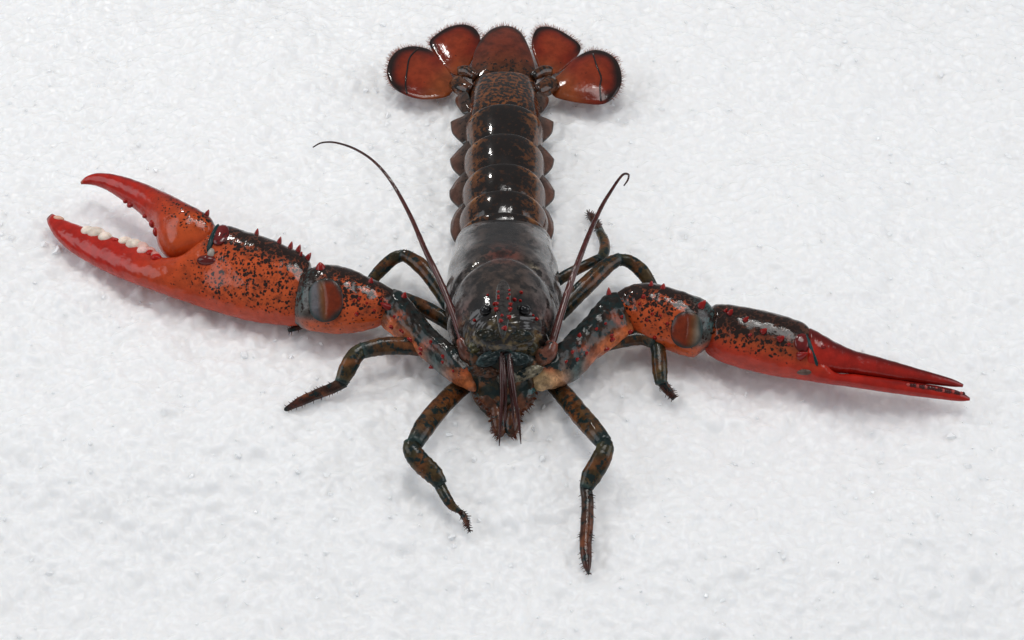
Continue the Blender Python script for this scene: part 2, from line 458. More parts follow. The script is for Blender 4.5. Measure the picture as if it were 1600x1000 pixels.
# ---- carapace
def cgroove(y, a):
    s = np.maximum(np.sin(a), 0); yg = -2 - 62 * np.abs(np.cos(a)) ** 1.6
    g = 1 - .050 * np.exp(-((y - yg) / 6) ** 2) * sst(.02, .3, s)
    g -= .014 * np.exp(-((a - np.pi / 2) / .035) ** 2) * sst(-60, -30, y)
    g -= .012 * np.exp(-((y - 112) / 3.0) ** 2)
    g += .030 * np.sin(y * .42 + 5 * a) * np.sin(11 * a + y * .2) * sst(-118, -140, y)
    g += .012 * np.sin(y * .09 + 3 * np.cos(a)) * np.abs(np.cos(a))
    return g
def carac(u, a, V):
    side = np.abs(V[:, 0] - XC); y = V[:, 1]
    c = mix([.034, .022, .017], [.066, .055, .052], sst(25, 66, side))
    c = mix(c, [.010, .007, .006], sst(42, 16, side) * sst(0, 45, y))
    c = mix(c, [.070, .020, .014], np.exp(-((y + 0) / 22) ** 2) * sst(38, 8, side))
    c = mix(c, [.10, .035, .028], sst(-80, -130, y) * sst(30, 60, side) * .6)
    fr = sst(-112, -135, y); c = mix(c, mix([.030, .024, .012], [.10, .065, .022], .5 + .5 * np.sin(V[:, 0] * .35) * np.sin(y * .4 + V[:, 2] * .3)), fr * .9)
    ex = np.hypot((side - 31) / 20, (y + 124) / 30); c = mix(c, [.008, .007, .007], sst(1.25, .6, ex))
    lx = V[:, 0] - XC
    for bx, by, bw, bl in ((-84, 38, 5, 9), (-74, 16, 4, 9), (83, 30, 4, 7)):
        c = mix(c, [.010, .008, .007], sst(1.3, .6, np.hypot((V[:, 2] - 62) / 16, (y - by) / bl)) * (np.sign(lx) == np.sign(bx)))
    yg = -2 - 62 * np.abs(np.cos(a)) ** 1.6
    c = mix(c, [.30, .25, .17], np.exp(-((y - yg - 5) / 5) ** 2) * np.exp(-((side - 47) / 6) ** 2) * .8)
    return c, np.clip(.44 + .06 * sst(40, 70, side) + .12 * fr, 0, 1)
mb = MB()
cst = [(126, 66, 96, 45, 2), (125, 73, 103, 45, 2), (118, 76, 107, 46, 0), (70, 83, 122, 50, 0), (20, 88, 136, 55, 0), (-35, 89, 147, 60, 5), (-80, 84, 153, 66, 10),
       (-115, 75, 152, 72, 20), (-140, 63, 147, 78, 30), (-160, 48, 138, 84, 45), (-172, 28, 122, 90, 60)]
mb.body(cst, XC, carac, sub=10, seg=110, p=2.15, groove=cgroove)
carapace = mb.build('carapace', M_cara, lobster)
# rostrum
def rosc(u, a, V):
    return mix([.045, .032, .028], [.018, .024, .022], u), .45 + 0 * u
mb = MB()
mb.body([(-30, 5, 138, 134, 128), (-52, 9, 147, 141, 130), (-74, 11, 154, 147, 136), (-105, 12, 161, 154, 144), (-140, 11, 166, 159, 150), (-175, 7.5, 169, 164, 158), (-196, 4.5, 171, 167, 163), (-206, 1.2, 170.5, 169, 167)], XC + .5, rosc, sub=6, seg=28, p=1.7)
rost = mb.build('rostrum', M_dark, carapace)
for (x, y, L, r) in [(778, 455, 5, 1.1), (779, 461, 5, 1.1), (779, 467, 6, 1.0), (795, 455, 5, 1.1), (795, 461, 5, 1.1), (794, 467, 6, 1.0), (777, 476, 9, .9), (776, 484, 10, .9),
                     (782, 501, 10, .85), (788.5, 514, 13, .75), (797, 476, 9, .9), (797, 484, 10, .9), (795, 496, 10, .9), (784, 492, 7, .9)]:
    spine(rost, x, y, L, r, (0, -.4, .3), ME_bead).parent = carapace
for (x, y, L) in [(771, 474, 9), (803, 469, 9), (814, 457, 8), (762, 462, 6), (812, 470, 7), (838, 500, 8), (832, 492, 6), (742, 500, 7)]:
    spine(carapace, x, y, L, .9, (0, -.5, .2), ME_bead)

# ---- head front below the rostrum
def headc(u, a, V):
    x = np.abs(V[:, 0] - XC)
    c = mix(OLIVE * .9, [.07, .035, .016], sst(15, 50, x) * .6)
    c = mix(c, [.012, .026, .027], .3 + .3 * np.sin(V[:, 0] * .21 + V[:, 2] * .17) )
    c = mix(c, [.20, .07, .025], sst(.5, 1, np.sin(V[:, 0] * .13 - V[:, 2] * .2 + 1)) * .6)
    return c, .50 + 0 * u
mb = MB()
mb.body([(-120, 70, 120, 60, 0), (-150, 62, 118, 58, -4), (-172, 52, 104, 50, -5), (-188, 45, 82, 42, -5), (-200, 38, 62, 34, -4), (-210, 28, 48, 28, 0), (-214, 10, 38, 26, 12)], XC, headc, sub=7, seg=56, p=2.3,
        groove=lambda y, a: 1 + .03 * np.sin(a * 9 + y * .2) + .025 * np.sin(y * .33 + 2 * a))
head = mb.build('head', M_leg, lobster)
for (x, y, h, rx, ry, rz, c3, nm) in [(746, 541, 96, 10, 8, 10, [.085, .075, .030], 'antenna_joint'), (828, 543, 96, 11, 8, 10, [.09, .070, .030], 'antenna_joint'),
        (764, 524, 113, 17, 8, 7, [.025, .022, .012], 'antenna_joint'), (811, 524, 113, 17, 8, 7, [.035, .028, .014], 'antenna_joint'),
        (766, 562, 82, 17, 9, 9, [.022, .040, .042], 'mouth_plate'), (808, 562, 82, 17, 9, 9, [.030, .050, .052], 'mouth_plate'), (757, 580, 68, 20, 8, 9, [.10, .040, .020], 'mouth_plate'), (822, 584, 68, 20, 8, 9, [.22, .19, .13], 'mouth_plate'),
        (790, 590, 68, 13, 10, 8, [.10, .09, .07], 'mouth_plate')]:
    p_, n_ = surf(head if y > 525 else carapace, x, y); rx, ry, rz = rx * 1.25, ry * 1.2, rz * .6; c = p_ + n_ * rz * .1; c3 = np.array(c3) * .7; mb = MB(); ang = rng.uniform(-.5, .5)
    X = RGT * math.cos(ang) + UPV * math.sin(ang); Y = UPV * math.cos(ang) - RGT * math.sin(ang)
    mb.ell(c, [X * rx, Y * ry, -FWD * rz], c3, .44)
    for v in mb.v:
        v += (np.sin(v @ np.array([.5, .31, .2])) + np.sin(v @ np.array([-.33, .6, .5]) + 1))[:, None] * 1.6 * np.array([.2, -.7, .6])
    mb.build(nm, M_leg, head)
# eyes on short stalks
for sx in (-1, 1):
    x, y = (759, 486) if sx < 0 else (820, 485)
    c = P(x, y, 146)
    mb = MB(); mb.ell(c, [[9, 0, 0], [0, 7.5, -3], [0, 3, 8]], [.004, .004, .005], 0)
    e = mb.build('eye', M_eye, lobster)
    mb = MB(); q = P(x - sx * 2, y + 2, 142)
    mb.tube([(*(c + [-sx * 16, 12, -12]), 9), (*(c + [-sx * 8, 6, -6]), 9.5), (*(c + [-sx * 2, 2, -2]), 8)], lambda u, a, V: (mix(OLIVE, BLK, u), .5 + 0 * u), world=True)
    mb.build('eye_stalk', M_leg, e)

def legc(base, end, joint, spot=.42):
    def f(u, a, V):
        c = mix(base, end, u); j = np.maximum(sst(.14, 0, u), sst(.84, 1, u))
        c = mix(c, RUST, sst(.2, 1, np.cos(a * 1 + u * 9)) * .5)
        return mix(c, joint, j * .8), spot + 0 * u
    return f
# antennae with their jointed bases
ANT = np.array([.050, .010, .008])
for sx, pts, base in (
    (-1, [(722, 534, 92, 5.5), (708, 490, 110, 6.2), (688, 440, 128, 5.6), (665, 392, 142, 4.9), (640, 335, 152, 4.0), (612, 285, 158, 3.2), (585, 253, 158, 2.7), (555, 233, 152, 2.3), (525, 223, 140, 2.0), (503, 223, 128, 1.7), (489, 230, 116, 1.2)],
     [(744, 560, 72, 15), (733, 552, 82, 15), (726, 543, 90, 11), (721, 530, 96, 8)]),
    (1, [(862, 540, 92, 6.5), (874, 498, 108, 6.8), (889, 450, 122, 6.0), (905, 405, 134, 5.2), (922, 362, 142, 4.5), (940, 323, 148, 3.8), (955, 298, 150, 3.2), (967, 280, 150, 2.6), (975, 272, 148, 2.4), (982, 273, 146, 2.0), (981, 281, 144, 1.8), (975, 290, 142, 1.3)],
     [(840, 562, 72, 15), (850, 556, 82, 15), (858, 550, 88, 12), (863, 536, 94, 9)])):
    mb = MB()
    C, r = mb.tube([(x, y, h, q * .85) for x, y, h, q in pts], lambda u, a, V: (mix(ANT * 1.5, ANT * .55, u), .1 + 0 * u), sub=14, seg=12, wob=.025)
    an = mb.build('antenna', M_dark, lobster)
    mb = MB(); mb.tube(base, lambda u, a, V: (mix([.10, .05, .03], [.16, .05, .035], u), .42 + 0 * u), seg=18)
    mb.build('antenna_base', M_leg, an)
    # pointed scale beside the base
    mb = MB(); X = 787 + sx * 44
    mb.loft([(X - 13, 508, X + 13, 512, 108, 4, 4), (X - 14, 525, X + 12, 528, 98, 7, 6), (X - 11, 545, X + 10, 547, 88, 7, 6), (X - 5, 560, X + 5, 560, 78, 4, 4), (X - 1, 570, X + 1, 570, 72, 1, 1)],
                   tilt(55), lambda u, a, V: (mix(OLIVE * 1.2, [.14, .07, .03], u), .45 + 0 * u), seg=20)
    mb.build('antenna_scale', M_leg, an)
# antennules: jointed stem and two whips each
for sx, stem, whips in (
    (-1, [(779, 520, 120, 8), (781, 535, 112, 8.5), (783, 550, 104, 7)], [[(783, 548, 104, 3.6), (784, 585, 92, 3.4), (784, 625, 70, 3.0), (782, 660, 48, 2.4), (780, 697, 26, .7)], [(786, 548, 102, 3), (789, 590, 90, 2.8), (790, 625, 68, 2.4), (789, 655, 52, 1.6), (788, 668, 44, .6)]]),
    (1, [(797, 520, 120, 8), (796, 535, 112, 8.5), (794, 550, 104, 7)], [[(795, 548, 104, 3.6), (800, 590, 92, 3.6), (806, 630, 70, 3.2), (811, 660, 48, 2.2), (814, 694, 26, .6)], [(793, 548, 102, 3), (796, 590, 88, 2.8), (800, 625, 66, 2.4), (802, 650, 52, 1.6), (804, 668, 44, .6)]])):
    mb = MB(); mb.tube(stem, legc(OLIVE, [.05, .05, .03], TEAL), seg=16)
    a_ = mb.build('antennule', M_leg, lobster)
    for wp in whips:
        mb = MB(); mb.tube(wp, lambda u, a, V: ([.045, .010, .008], .15 + 0 * u), sub=8, seg=10)
        mb.build('whip', M_dark, a_)
# mouth legs reaching forward under the head
for sx in (-1, 1):
    mb = MB(); X = 790
    pts = [(X + sx * 36, 586, 46, 14), (X + sx * 31, 600, 42, 18), (X + sx * 27, 614, 38, 20), (X + sx * 23, 626, 34, 18), (X + sx * 15, 638, 30, 12), (X + sx * 12, 650, 27, 12), (X + sx * 10, 664, 22, 12), (X + sx * 9, 676, 18, 9), (X + sx * 8, 683, 15, 3)]
    def mc(u, a, V):
        c = mix(BRN * 1.3, [.07, .03, .018], u)
        c = mix(c, TEAL * 1.4, np.exp(-((u - .22) / .10) ** 2) * sst(-.4, .8, np.sin(a)))
        return mix(c, RUST, sst(.4, 1, np.sin(a * 3 + u * 14)) * .5), .42 + 0 * u
    C, r = mb.tube(pts, mc, sub=6, seg=20, flat=.8)
    ml = mb.build('mouth_leg', M_leg, lobster)
    fm = MB()
    for i in range(90):
        k = rng.integers(4, len(C)); d = unit([sx * rng.uniform(.2, 1), -rng.uniform(.1, .9), rng.normal(0, .35)])
        fm.cone(C[k] + d * r[k] * .85, d, rng.uniform(3, 8), .8, [.10, .03, .02], 0, k=4, bend=[0, -1.5, -1])
    for i in range(7):
        k = int(len(C) * (.12 + .09 * i)); d = unit([sx, -.4, .1]); fm.cone(C[k] + d * r[k] * .9, d, 6, 2.6, BRN, .2)
    b_ = fm.build('bristles', M_hair, ml); b_['kind'] = 'stuff'

# ---- walking legs: each an upper segment with further segments and a tip
def bristle(mb, C, r, count, L, c3=(.05, .015, .010)):
    for i in range(count):
        k = int(rng.integers(1, len(C) - 1)); t = unit(C[k + 1] - C[k - 1])
        d = unit(np.cross(t, rng.normal(0, 1, 3))); d = unit(d + t * .5)
        mb.cone(C[k] + d * r[k] * .85, d, L * rng.uniform(.6, 1.3), .75, c3, 0, k=4)
def leg(parts, tips=True):
    root = None
    for i, pts in enumerate(parts):
        last = i == len(parts) - 1
        mb = MB()
        if last: f = legc([.042, .022, .013], [.050, .014, .010], TEAL * .5, .42)
        elif i == 0: f = legc([.030, .024, .011], [.075, .032, .011], TEAL * .8, .48)
        else: f = legc([.024, .026, .013], [.060, .034, .012], TEAL * .8, .48)
        C, r = mb.tube([(x, y, h, q * .93) for x, y, h, q in pts], f, sub=6, seg=18, flat=.7, wob=.02)
        bristle(mb, C, r, 90 if last else 9, 5.5 if last else 3.8)
        o = mb.build('walking_leg' if i == 0 else ('leg_tip' if last else 'leg_segment'), M_leg, root or lobster)
        if i == 0: root = o
    return root
L_front = leg([[(752, 585, 12, 12), (732, 598, 18, 14), (712, 612, 28, 15.5), (688, 636, 44, 16), (664, 666, 56, 16.5), (648, 693, 58, 13)],
     [(643, 690, 57, 12), (644, 704, 55, 14.5), (657, 722, 46, 16), (677, 741, 34, 15), (690, 758, 26, 10)],
     [(686, 756, 25, 9), (696, 775, 20, 8.5), (706, 790, 15, 7), (718, 799, 10, 4)],
     [(716, 797, 10, 3.5), (724, 805, 8, 5), (729, 817, 5, 3.5), (735, 832, 2, .6)]])
R_front = leg([[(840, 585, 12, 12), (862, 598, 18, 14), (882, 618, 28, 15.5), (905, 646, 44, 16), (926, 670, 56, 16), (944, 692, 58, 13)],
     [(942, 688, 57, 12), (945, 702, 55, 14), (937, 722, 46, 16), (924, 744, 34, 15.5), (915, 764, 26, 10)],
     [(915, 760, 25, 9.5), (918, 785, 20, 9.5), (917, 820, 14, 10), (915, 850, 10, 9.5), (917, 880, 6, 7), (920, 898, 3, .8)]])
L_sec = leg([[(716, 552, 30, 12), (680, 546, 38, 14), (640, 541, 46, 14.5), (600, 541, 52, 15), (566, 548, 54, 13)],
     [(570, 545, 53, 12.5), (555, 556, 50, 14), (543, 577, 40, 14.5), (533, 598, 28, 11)],
     [(538, 596, 27, 10), (520, 606, 22, 9), (495, 616, 15, 8.5), (468, 628, 9, 7.5), (443, 642, 4, 3)]])
L_third = leg([[(712, 512, 30, 12), (690, 497, 36, 13), (660, 480, 40, 13), (630, 466, 42, 11)],
     [(632, 466, 42, 10), (610, 470, 30, 10), (585, 485, 18, 8)],
     [(588, 483, 18, 7), (560, 490, 10, 6), (535, 500, 4, 2)]])
L_back = leg([[(702, 478, 30, 12), (685, 450, 40, 13), (662, 420, 50, 13.5), (640, 403, 54, 11.5), (626, 398, 54, 9.5)],
     [(634, 398, 54, 10), (615, 404, 48, 11), (594, 423, 36, 11), (576, 444, 24, 9)],
     [(580, 440, 23, 8), (540, 468, 16, 7.5), (500, 492, 9, 7), (470, 509, 5, 6), (450, 517, 3, 3)]])
R_back = leg([[(862, 445, 30, 10), (885, 430, 38, 9.5), (912, 416, 44, 9), (938, 403, 46, 8)],
     [(936, 408, 46, 8), (944, 394, 42, 9.5), (944, 377, 34, 9), (936, 360, 24, 7)],
     [(938, 362, 24, 7), (932, 350, 16, 7), (926, 340, 9, 7.5), (919, 333, 4, 3)]])
R_third = leg([[(872, 492, 30, 14), (890, 472, 38, 15), (920, 442, 48, 15), (948, 416, 54, 13.5), (970, 403, 56, 10)],
     [(962, 406, 55, 10), (982, 408, 52, 11), (1003, 424, 42, 12.5), (1020, 450, 28, 10)],
     [(1016, 445, 27, 9), (1032, 470, 16, 8), (1045, 492, 6, 3)]])
R_sec = leg([[(880, 560, 30, 12), (920, 545, 36, 12), (965, 534, 40, 11.5), (1000, 528, 42, 12), (1024, 536, 42, 10)],
     [(1022, 530, 41, 10), (1029, 550, 36, 12.5), (1031, 578, 26, 12.5), (1033, 600, 18, 9.5)],
     [(1033, 596, 17, 8), (1042, 608, 10, 7.5), (1054, 623, 3, 4.5)]])

# ---- claw arms
def armc(flip):
    def f(u, a, V):
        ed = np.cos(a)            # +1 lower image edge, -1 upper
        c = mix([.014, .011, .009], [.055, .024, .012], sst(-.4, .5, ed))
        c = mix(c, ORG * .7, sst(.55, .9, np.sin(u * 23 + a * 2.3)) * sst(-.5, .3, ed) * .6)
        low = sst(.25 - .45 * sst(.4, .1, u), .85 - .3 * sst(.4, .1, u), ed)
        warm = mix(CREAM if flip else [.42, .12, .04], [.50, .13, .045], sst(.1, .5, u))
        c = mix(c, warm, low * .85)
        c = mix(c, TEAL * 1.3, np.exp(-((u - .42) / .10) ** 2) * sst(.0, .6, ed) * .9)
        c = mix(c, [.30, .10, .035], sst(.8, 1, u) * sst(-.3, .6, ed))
        return c, .52 - .34 * low
    return f
nL, nR = tilt(30, -6), tilt(30, 8)
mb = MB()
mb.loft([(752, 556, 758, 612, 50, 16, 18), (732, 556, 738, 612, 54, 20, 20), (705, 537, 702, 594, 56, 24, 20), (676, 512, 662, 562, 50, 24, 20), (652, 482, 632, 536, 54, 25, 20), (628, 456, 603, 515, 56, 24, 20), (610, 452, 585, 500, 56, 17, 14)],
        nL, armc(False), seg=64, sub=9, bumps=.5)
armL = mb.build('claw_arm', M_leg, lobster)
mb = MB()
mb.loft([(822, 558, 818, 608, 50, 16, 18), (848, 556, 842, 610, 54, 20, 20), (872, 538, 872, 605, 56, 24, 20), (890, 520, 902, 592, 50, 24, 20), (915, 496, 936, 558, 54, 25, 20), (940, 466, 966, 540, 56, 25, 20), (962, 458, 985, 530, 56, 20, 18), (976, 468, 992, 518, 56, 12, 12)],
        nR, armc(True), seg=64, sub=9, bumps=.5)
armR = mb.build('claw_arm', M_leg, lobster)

def wristc(u, a, V):
    ed = np.cos(a)
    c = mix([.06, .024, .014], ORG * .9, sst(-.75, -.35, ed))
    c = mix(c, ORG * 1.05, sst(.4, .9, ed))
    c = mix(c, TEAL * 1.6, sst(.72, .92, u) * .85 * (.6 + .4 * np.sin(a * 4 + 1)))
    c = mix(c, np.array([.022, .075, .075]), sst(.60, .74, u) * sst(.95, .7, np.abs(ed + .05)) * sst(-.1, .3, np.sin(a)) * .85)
    return c, np.clip(1.05 - .55 * sst(.4, .95, ed) + 1.0 * sst(.25, -.45, ed), 0, 2)
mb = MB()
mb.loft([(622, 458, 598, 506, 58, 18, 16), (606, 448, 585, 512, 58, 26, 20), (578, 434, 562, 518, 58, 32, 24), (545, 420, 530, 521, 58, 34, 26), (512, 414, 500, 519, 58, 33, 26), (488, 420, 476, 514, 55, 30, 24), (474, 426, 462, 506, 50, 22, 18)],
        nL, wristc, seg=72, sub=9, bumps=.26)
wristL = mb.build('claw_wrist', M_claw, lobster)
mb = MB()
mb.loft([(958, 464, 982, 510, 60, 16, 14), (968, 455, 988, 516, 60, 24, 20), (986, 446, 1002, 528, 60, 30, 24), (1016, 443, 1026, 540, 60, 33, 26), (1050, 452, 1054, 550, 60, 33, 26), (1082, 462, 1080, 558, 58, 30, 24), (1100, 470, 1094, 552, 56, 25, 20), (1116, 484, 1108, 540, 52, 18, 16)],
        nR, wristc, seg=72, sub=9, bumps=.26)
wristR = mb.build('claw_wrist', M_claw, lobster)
# joint skin pads seated in the wrists
def pad(parent, x, y, rx, ry, up, rot, cols):
    """one smooth skin pad: cols are pigments from the outer (claw) side to the inner side"""
    p, n = surf(parent, x, y)
    X = unit(np.cross(UPV, n)); Y = unit(np.cross(n, X))
    cr, sr = math.cos(rot), math.sin(rot); X, Y = X * cr + Y * sr, Y * cr - X * sr
    c = p - n * up * .45; mb = MB(); mb.ell(c, [X * rx, Y * ry * 1.1, n * up], [0, 0, 0], .1, 30, 48)
    v = mb.v[0]; lx = (v - c) @ X / rx; ly = (v - c) @ Y / (ry * 1.1)
    v -= np.outer(np.exp(-((lx - .0 + .25 * ly ** 2) / .10) ** 2) * .28 * up, n)
    q = np.hypot(lx, ly); th = np.arctan2(ly, lx); k2 = 1 / (np.abs(np.cos(th)) ** 2.25 + np.abs(np.sin(th)) ** 2.25) ** (1 / 2.25)
    v += np.outer(lx * rx * (k2 * .93 - 1), X) + np.outer(ly * ry * 1.1 * (k2 * .93 - 1), Y)
    r = np.sqrt(lx ** 2 + ly ** 2) + .04 * np.sin(np.arctan2(ly, lx) * 5)
    t = np.clip((lx + 1) / 2, 0, 1); k = len(cols) - 1
    c3 = np.stack([np.interp(t, np.linspace(0, 1, k + 1), [q[m] for q in cols]) for m in range(3)], -1)
    mb.c[0] = mix(c3, [.010, .034, .034], sst(.70, 1.02, r + .06 * np.sin(th * 3 + rx)) * .85)
    return mb.build('joint_skin', M_mem, parent)
GRY = [.095, .088, .095]; RB = [.165, .024, .008]
pad(wristL, 507, 466, 30, 33, 5.5, .12, [[.04, .06, .06], GRY, GRY, [.14, .06, .025], RB, RB, RB, RB])
pad(wristR, 1073, 517, 26, 27, 5.5, -.1, [RB, RB, RB, RB, [.15, .055, .02], [.16, .13, .10], GRY])

# ---- left claw (broad, open)
def palmc_l(u, a, V):
    ed = np.cos(a); sa = np.sin(a)
    c = mix(ORG * .95, ORG * [.95, .8, .75], sst(.2, .5, u))
    c = mix(c, RED * [1.1, 1.5, 1.3], sst(.45, .72, u))
    c = mix(c, RED * [1.15, 2.6, 2.2], sst(.55, .95, ed) * .55)
    up = sst(-.25, -.80, ed) * sst(.46, .36, u)
    c = mix(c, [.10, .03, .016], up)
    c = mix(c, TEAL, sst(.05, 0, u) * .9)
    c = mix(c, [.08, .03, .02], sst(.96, 1, u) * .7)
    sd = np.clip(1.18 * sst(.64, .28, u) * sst(1.0, .6, ed) + 1.0 * up, 0, 2)
    sd = np.maximum(sd, .12)
    return c, sd
h0 = 45
mb = MB()
mb.loft([(482, 432, 466, 496, h0, 18, 16), (486, 414, 468, 506, h0, 26, 22), (476, 399, 452, 509, h0, 32, 26), (455, 388, 430, 507, h0, 36, 28), (420, 373, 390, 501, h0, 38, 30), (385, 362, 350, 491, h0, 37, 29),
         (350, 354, 312, 479, h0, 34, 28), (318, 378, 280, 468, h0, 30, 26), (288, 400, 248, 457, h0 - 3, 27, 24), (256, 403, 215, 445, h0 - 7, 24, 20), (225, 386, 182, 432, h0 - 12, 21, 18), (187, 374, 147, 415, h0 - 17, 18, 16),
         (147, 360, 113, 395, h0 - 21, 15, 13), (112, 348, 88, 373, h0 - 24, 12, 10), (90, 338, 76, 353, h0 - 26, 8, 7), (82, 334, 73, 343, h0 - 27, 3.5, 3)],
        nL, palmc_l, seg=80, sub=10, bumps=.20)
clawL = mb.build('claw', M_claw, lobster)
clawL['label'] = 'larger open claw with white crushing teeth'
def dact_l(u, a, V):
    ed = np.cos(a)   # -1 upper edge
    c = mix(ORG * [.95, .85, .7], RED * [1.1, 1.5, 1.2], sst(.2, .6, u))
    c = mix(c, DRED * [1.1, 1, 1], sst(-.5, -.9, ed) * .8)
    c = mix(c, [.30, .14, .08], sst(.92, 1, u) * .8)
    return c, np.clip(1.1 * sst(.65, .2, u) * sst(.35, -.3, ed) + .5 * sst(.3, .1, u) * sst(-.4, -.9, ed), .10, 1.6)
mb = MB()
mb.loft([(336, 352, 334, 384, h0 + 22, 12, 14), (329, 340, 326, 394, h0 + 22, 20, 20), (315, 330, 303, 400, h0 + 21, 26, 24), (298, 321, 270, 406, h0 + 20, 29, 24), (275, 309, 251, 391, h0 + 18, 27, 22), (252, 298, 240, 358, h0 + 16, 23, 20), (226, 287, 220, 335, h0 + 14, 19, 17),
         (200, 278, 194, 315, h0 + 12, 15, 14), (175, 272, 170, 299, h0 + 10, 12, 11), (152, 271, 149, 290, h0 + 8, 9, 8), (136, 276, 134, 288, h0 + 6, 6, 5), (126, 284, 127, 288, h0 + 5, 2, 2)],
        nL, dact_l, seg=56, sub=8, bumps=.18)
fingL = mb.build('movable_finger', M_claw, clawL)
# teal band at the hinge and knobs beside it
def knob(parent, x, y, rx, ry, up, c3, name, mat=None, sd=.1, rot=0.0):
    p, n = surf(parent, x, y); X = unit(np.cross(UPV, n)); Y = unit(np.cross(n, X))
    cr, sr = math.cos(rot), math.sin(rot); X, Y = X * cr + Y * sr, Y * cr - X * sr
    mb = MB(); mb.ell(p - n * up * .2, [X * rx, Y * ry, n * up], c3, sd, 10, 16)
    return mb.build(name, mat or M_red, parent)
knob(clawL, 333, 372, 5, 29, 7, TEAL * .6, 'hinge_band', M_mem, .1, -.1)
knob(clawL, 344, 366, 14, 22, 5, DRED * .75, 'hinge_knob', M_dark, .22)
knob(clawL, 323, 407, 17, 9, 9, [.10, .012, .010], 'hinge_knob')
knob(clawL, 329, 394, 6, 9, 7, [.34, .30, .26], 'hinge_knob', M_mem, 0)
# teeth along the fixed finger
IV = [.78, .66, .56]
for (x, y, rx, ry, up, c3, rot) in [(138, 359, 9, 7, 6, IV, -.4), (150, 364, 12, 8, 8, IV, -.4), (163, 370, 9, 7, 7, IV, -.4), (200, 377, 10, 7, 7, IV, -.35), (213, 381, 11, 8, 8, IV, -.35), (226, 386, 8, 7, 7, [.72, .48, .42], -.3),
                                (223, 394, 7, 6, 5, [.70, .48, .44], 0), (236, 388, 6, 6, 6, [.6, .30, .26], 0), (241, 397, 6, 6, 5, [.60, .25, .22], 0), (234, 396, 5, 5, 4, RED * 1.2, 0), (181, 376, 5, 3, 3, RED, 0),
                                (93, 342, 8, 3, 3, [.62, .36, .26], -.6), (245, 403, 7, 5, 6, RED, 0)]:
    knob(clawL, x + rng.normal(0, 1.5), y - 2 + rng.normal(0, 1), rx * 1.3, ry * 1.55, up * 1.3, c3, 'tooth', M_mem, 0, rot)
for (x, y, rx, ry, up) in [(203, 320, 9, 5, 6), (238, 350, 7, 7, 6), (243, 362, 6, 8, 6), (195, 315, 6, 4, 5), (226, 338, 6, 4, 5)]:
    knob(fingL, x, y, rx, ry, up, RED * .8, 'tooth', M_red, .1)
for (x, y, L, r) in [(484, 402, 17, .85), (468, 390, 17, .8), (454, 384, 16, .8), (437, 376, 16, .8), (402, 366, 14, .8), (470, 399, 10, .9), (323, 334, 14, .9)]:
    spine(clawL if x > 330 else fingL, x, y, L, r, (0.1, .5, .5), sink=.2)
# left arm and wrist spines
for par, x, y, L, r in [(armL, 606, 478, 26, .5), (armL, 630, 462, 12, .9), (armL, 660, 545, 9, 1), (armL, 676, 572, 9, 1), (wristL, 500, 417, 14, 1.3), (wristL, 580, 440, 11, .9), (wristL, 556, 492, 8, 1), (armL, 642, 530, 9, 1), (armL, 612, 510, 10, .9)] + [(armL, 600 + 118 * t + rng.normal(0, 4), 486 + 88 * t + rng.normal(0, 13), rng.uniform(5, 8), 1.0) for t in np.linspace(.1, .9, 9)] + [(wristL, 596 - 45 * t, 500 - 40 * rng.random(), rng.uniform(4, 6), 1.1) for t in np.linspace(0, 1, 5)]:
    spine(par, x, y, L, r, (-.6 if x == 606 else 0, .2, .3), ME_bead)

# ---- right claw (slender, nearly closed)
def palmc_r(u, a, V):
    ed = np.cos(a)
    c = mix(ORG * .72, RED * [1.2, 2.6, 2.2], sst(.25, .8, ed) * .8)
    c = mix(c, RED * [1.0, 1.4, 1.1], sst(.36, .60, u))
    up = sst(.5, -.25, ed) * sst(.5, .42, u)
    c = mix(c, [.070, .026, .016], up)
    c = mix(c, TEAL, sst(.05, 0, u) * .8)
    c = mix(c, DRED * .8, sst(.62, .85, u) * sst(.2, -.4, ed))
    return c, np.clip(1.1 * sst(.50, .30, u) * sst(.9, .45, ed) + .9 * up, .10, 2)
h1 = 45
mb = MB()
mb.loft([(1108, 484, 1099, 540, h1, 20, 16), (1114, 478, 1105, 551, h1, 28, 23), (1126, 476, 1120, 561, h1, 31, 26), (1150, 479, 1146, 571, h1, 35, 28), (1190, 486, 1182, 581, h1, 36, 28), (1230, 497, 1216, 588, h1, 34, 26),
         (1258, 509, 1246, 592, h1, 30, 22), (1272, 536, 1264, 595, h1 - 1, 22, 16), (1300, 580, 1296, 600, h1 - 4, 13, 11), (1335, 585, 1333, 605, h1 - 9, 12, 10), (1380, 591, 1379, 612, h1 - 16, 11, 10), (1430, 598, 1430, 619, h1 - 23, 10, 9),
         (1470, 604, 1472, 624, h1 - 29, 8, 7), (1500, 612, 1500, 627, h1 - 33, 5, 4), (1515, 621, 1515, 626, h1 - 35, 1.5, 1.5)],
        nR, palmc_r, seg=72, sub=10, bumps=.16)
clawR = mb.build('claw', M_claw, lobster)
clawR['label'] = 'slender claw with two nearly closed straight fingers'
def dact_r(u, a, V):
    ed = np.cos(a)
    c = mix(RED * [1.0, 1.6, 1.2], RED * [.75, .9, .9], u)
    c = mix(c, DRED * .55, sst(.1, -.6, ed) * .95)
    c = mix(c, TEAL, sst(.04, 0, u))
    return c, np.clip(.55 * sst(.3, .05, u) * sst(.2, -.5, ed), .12, 1)
mb = MB()
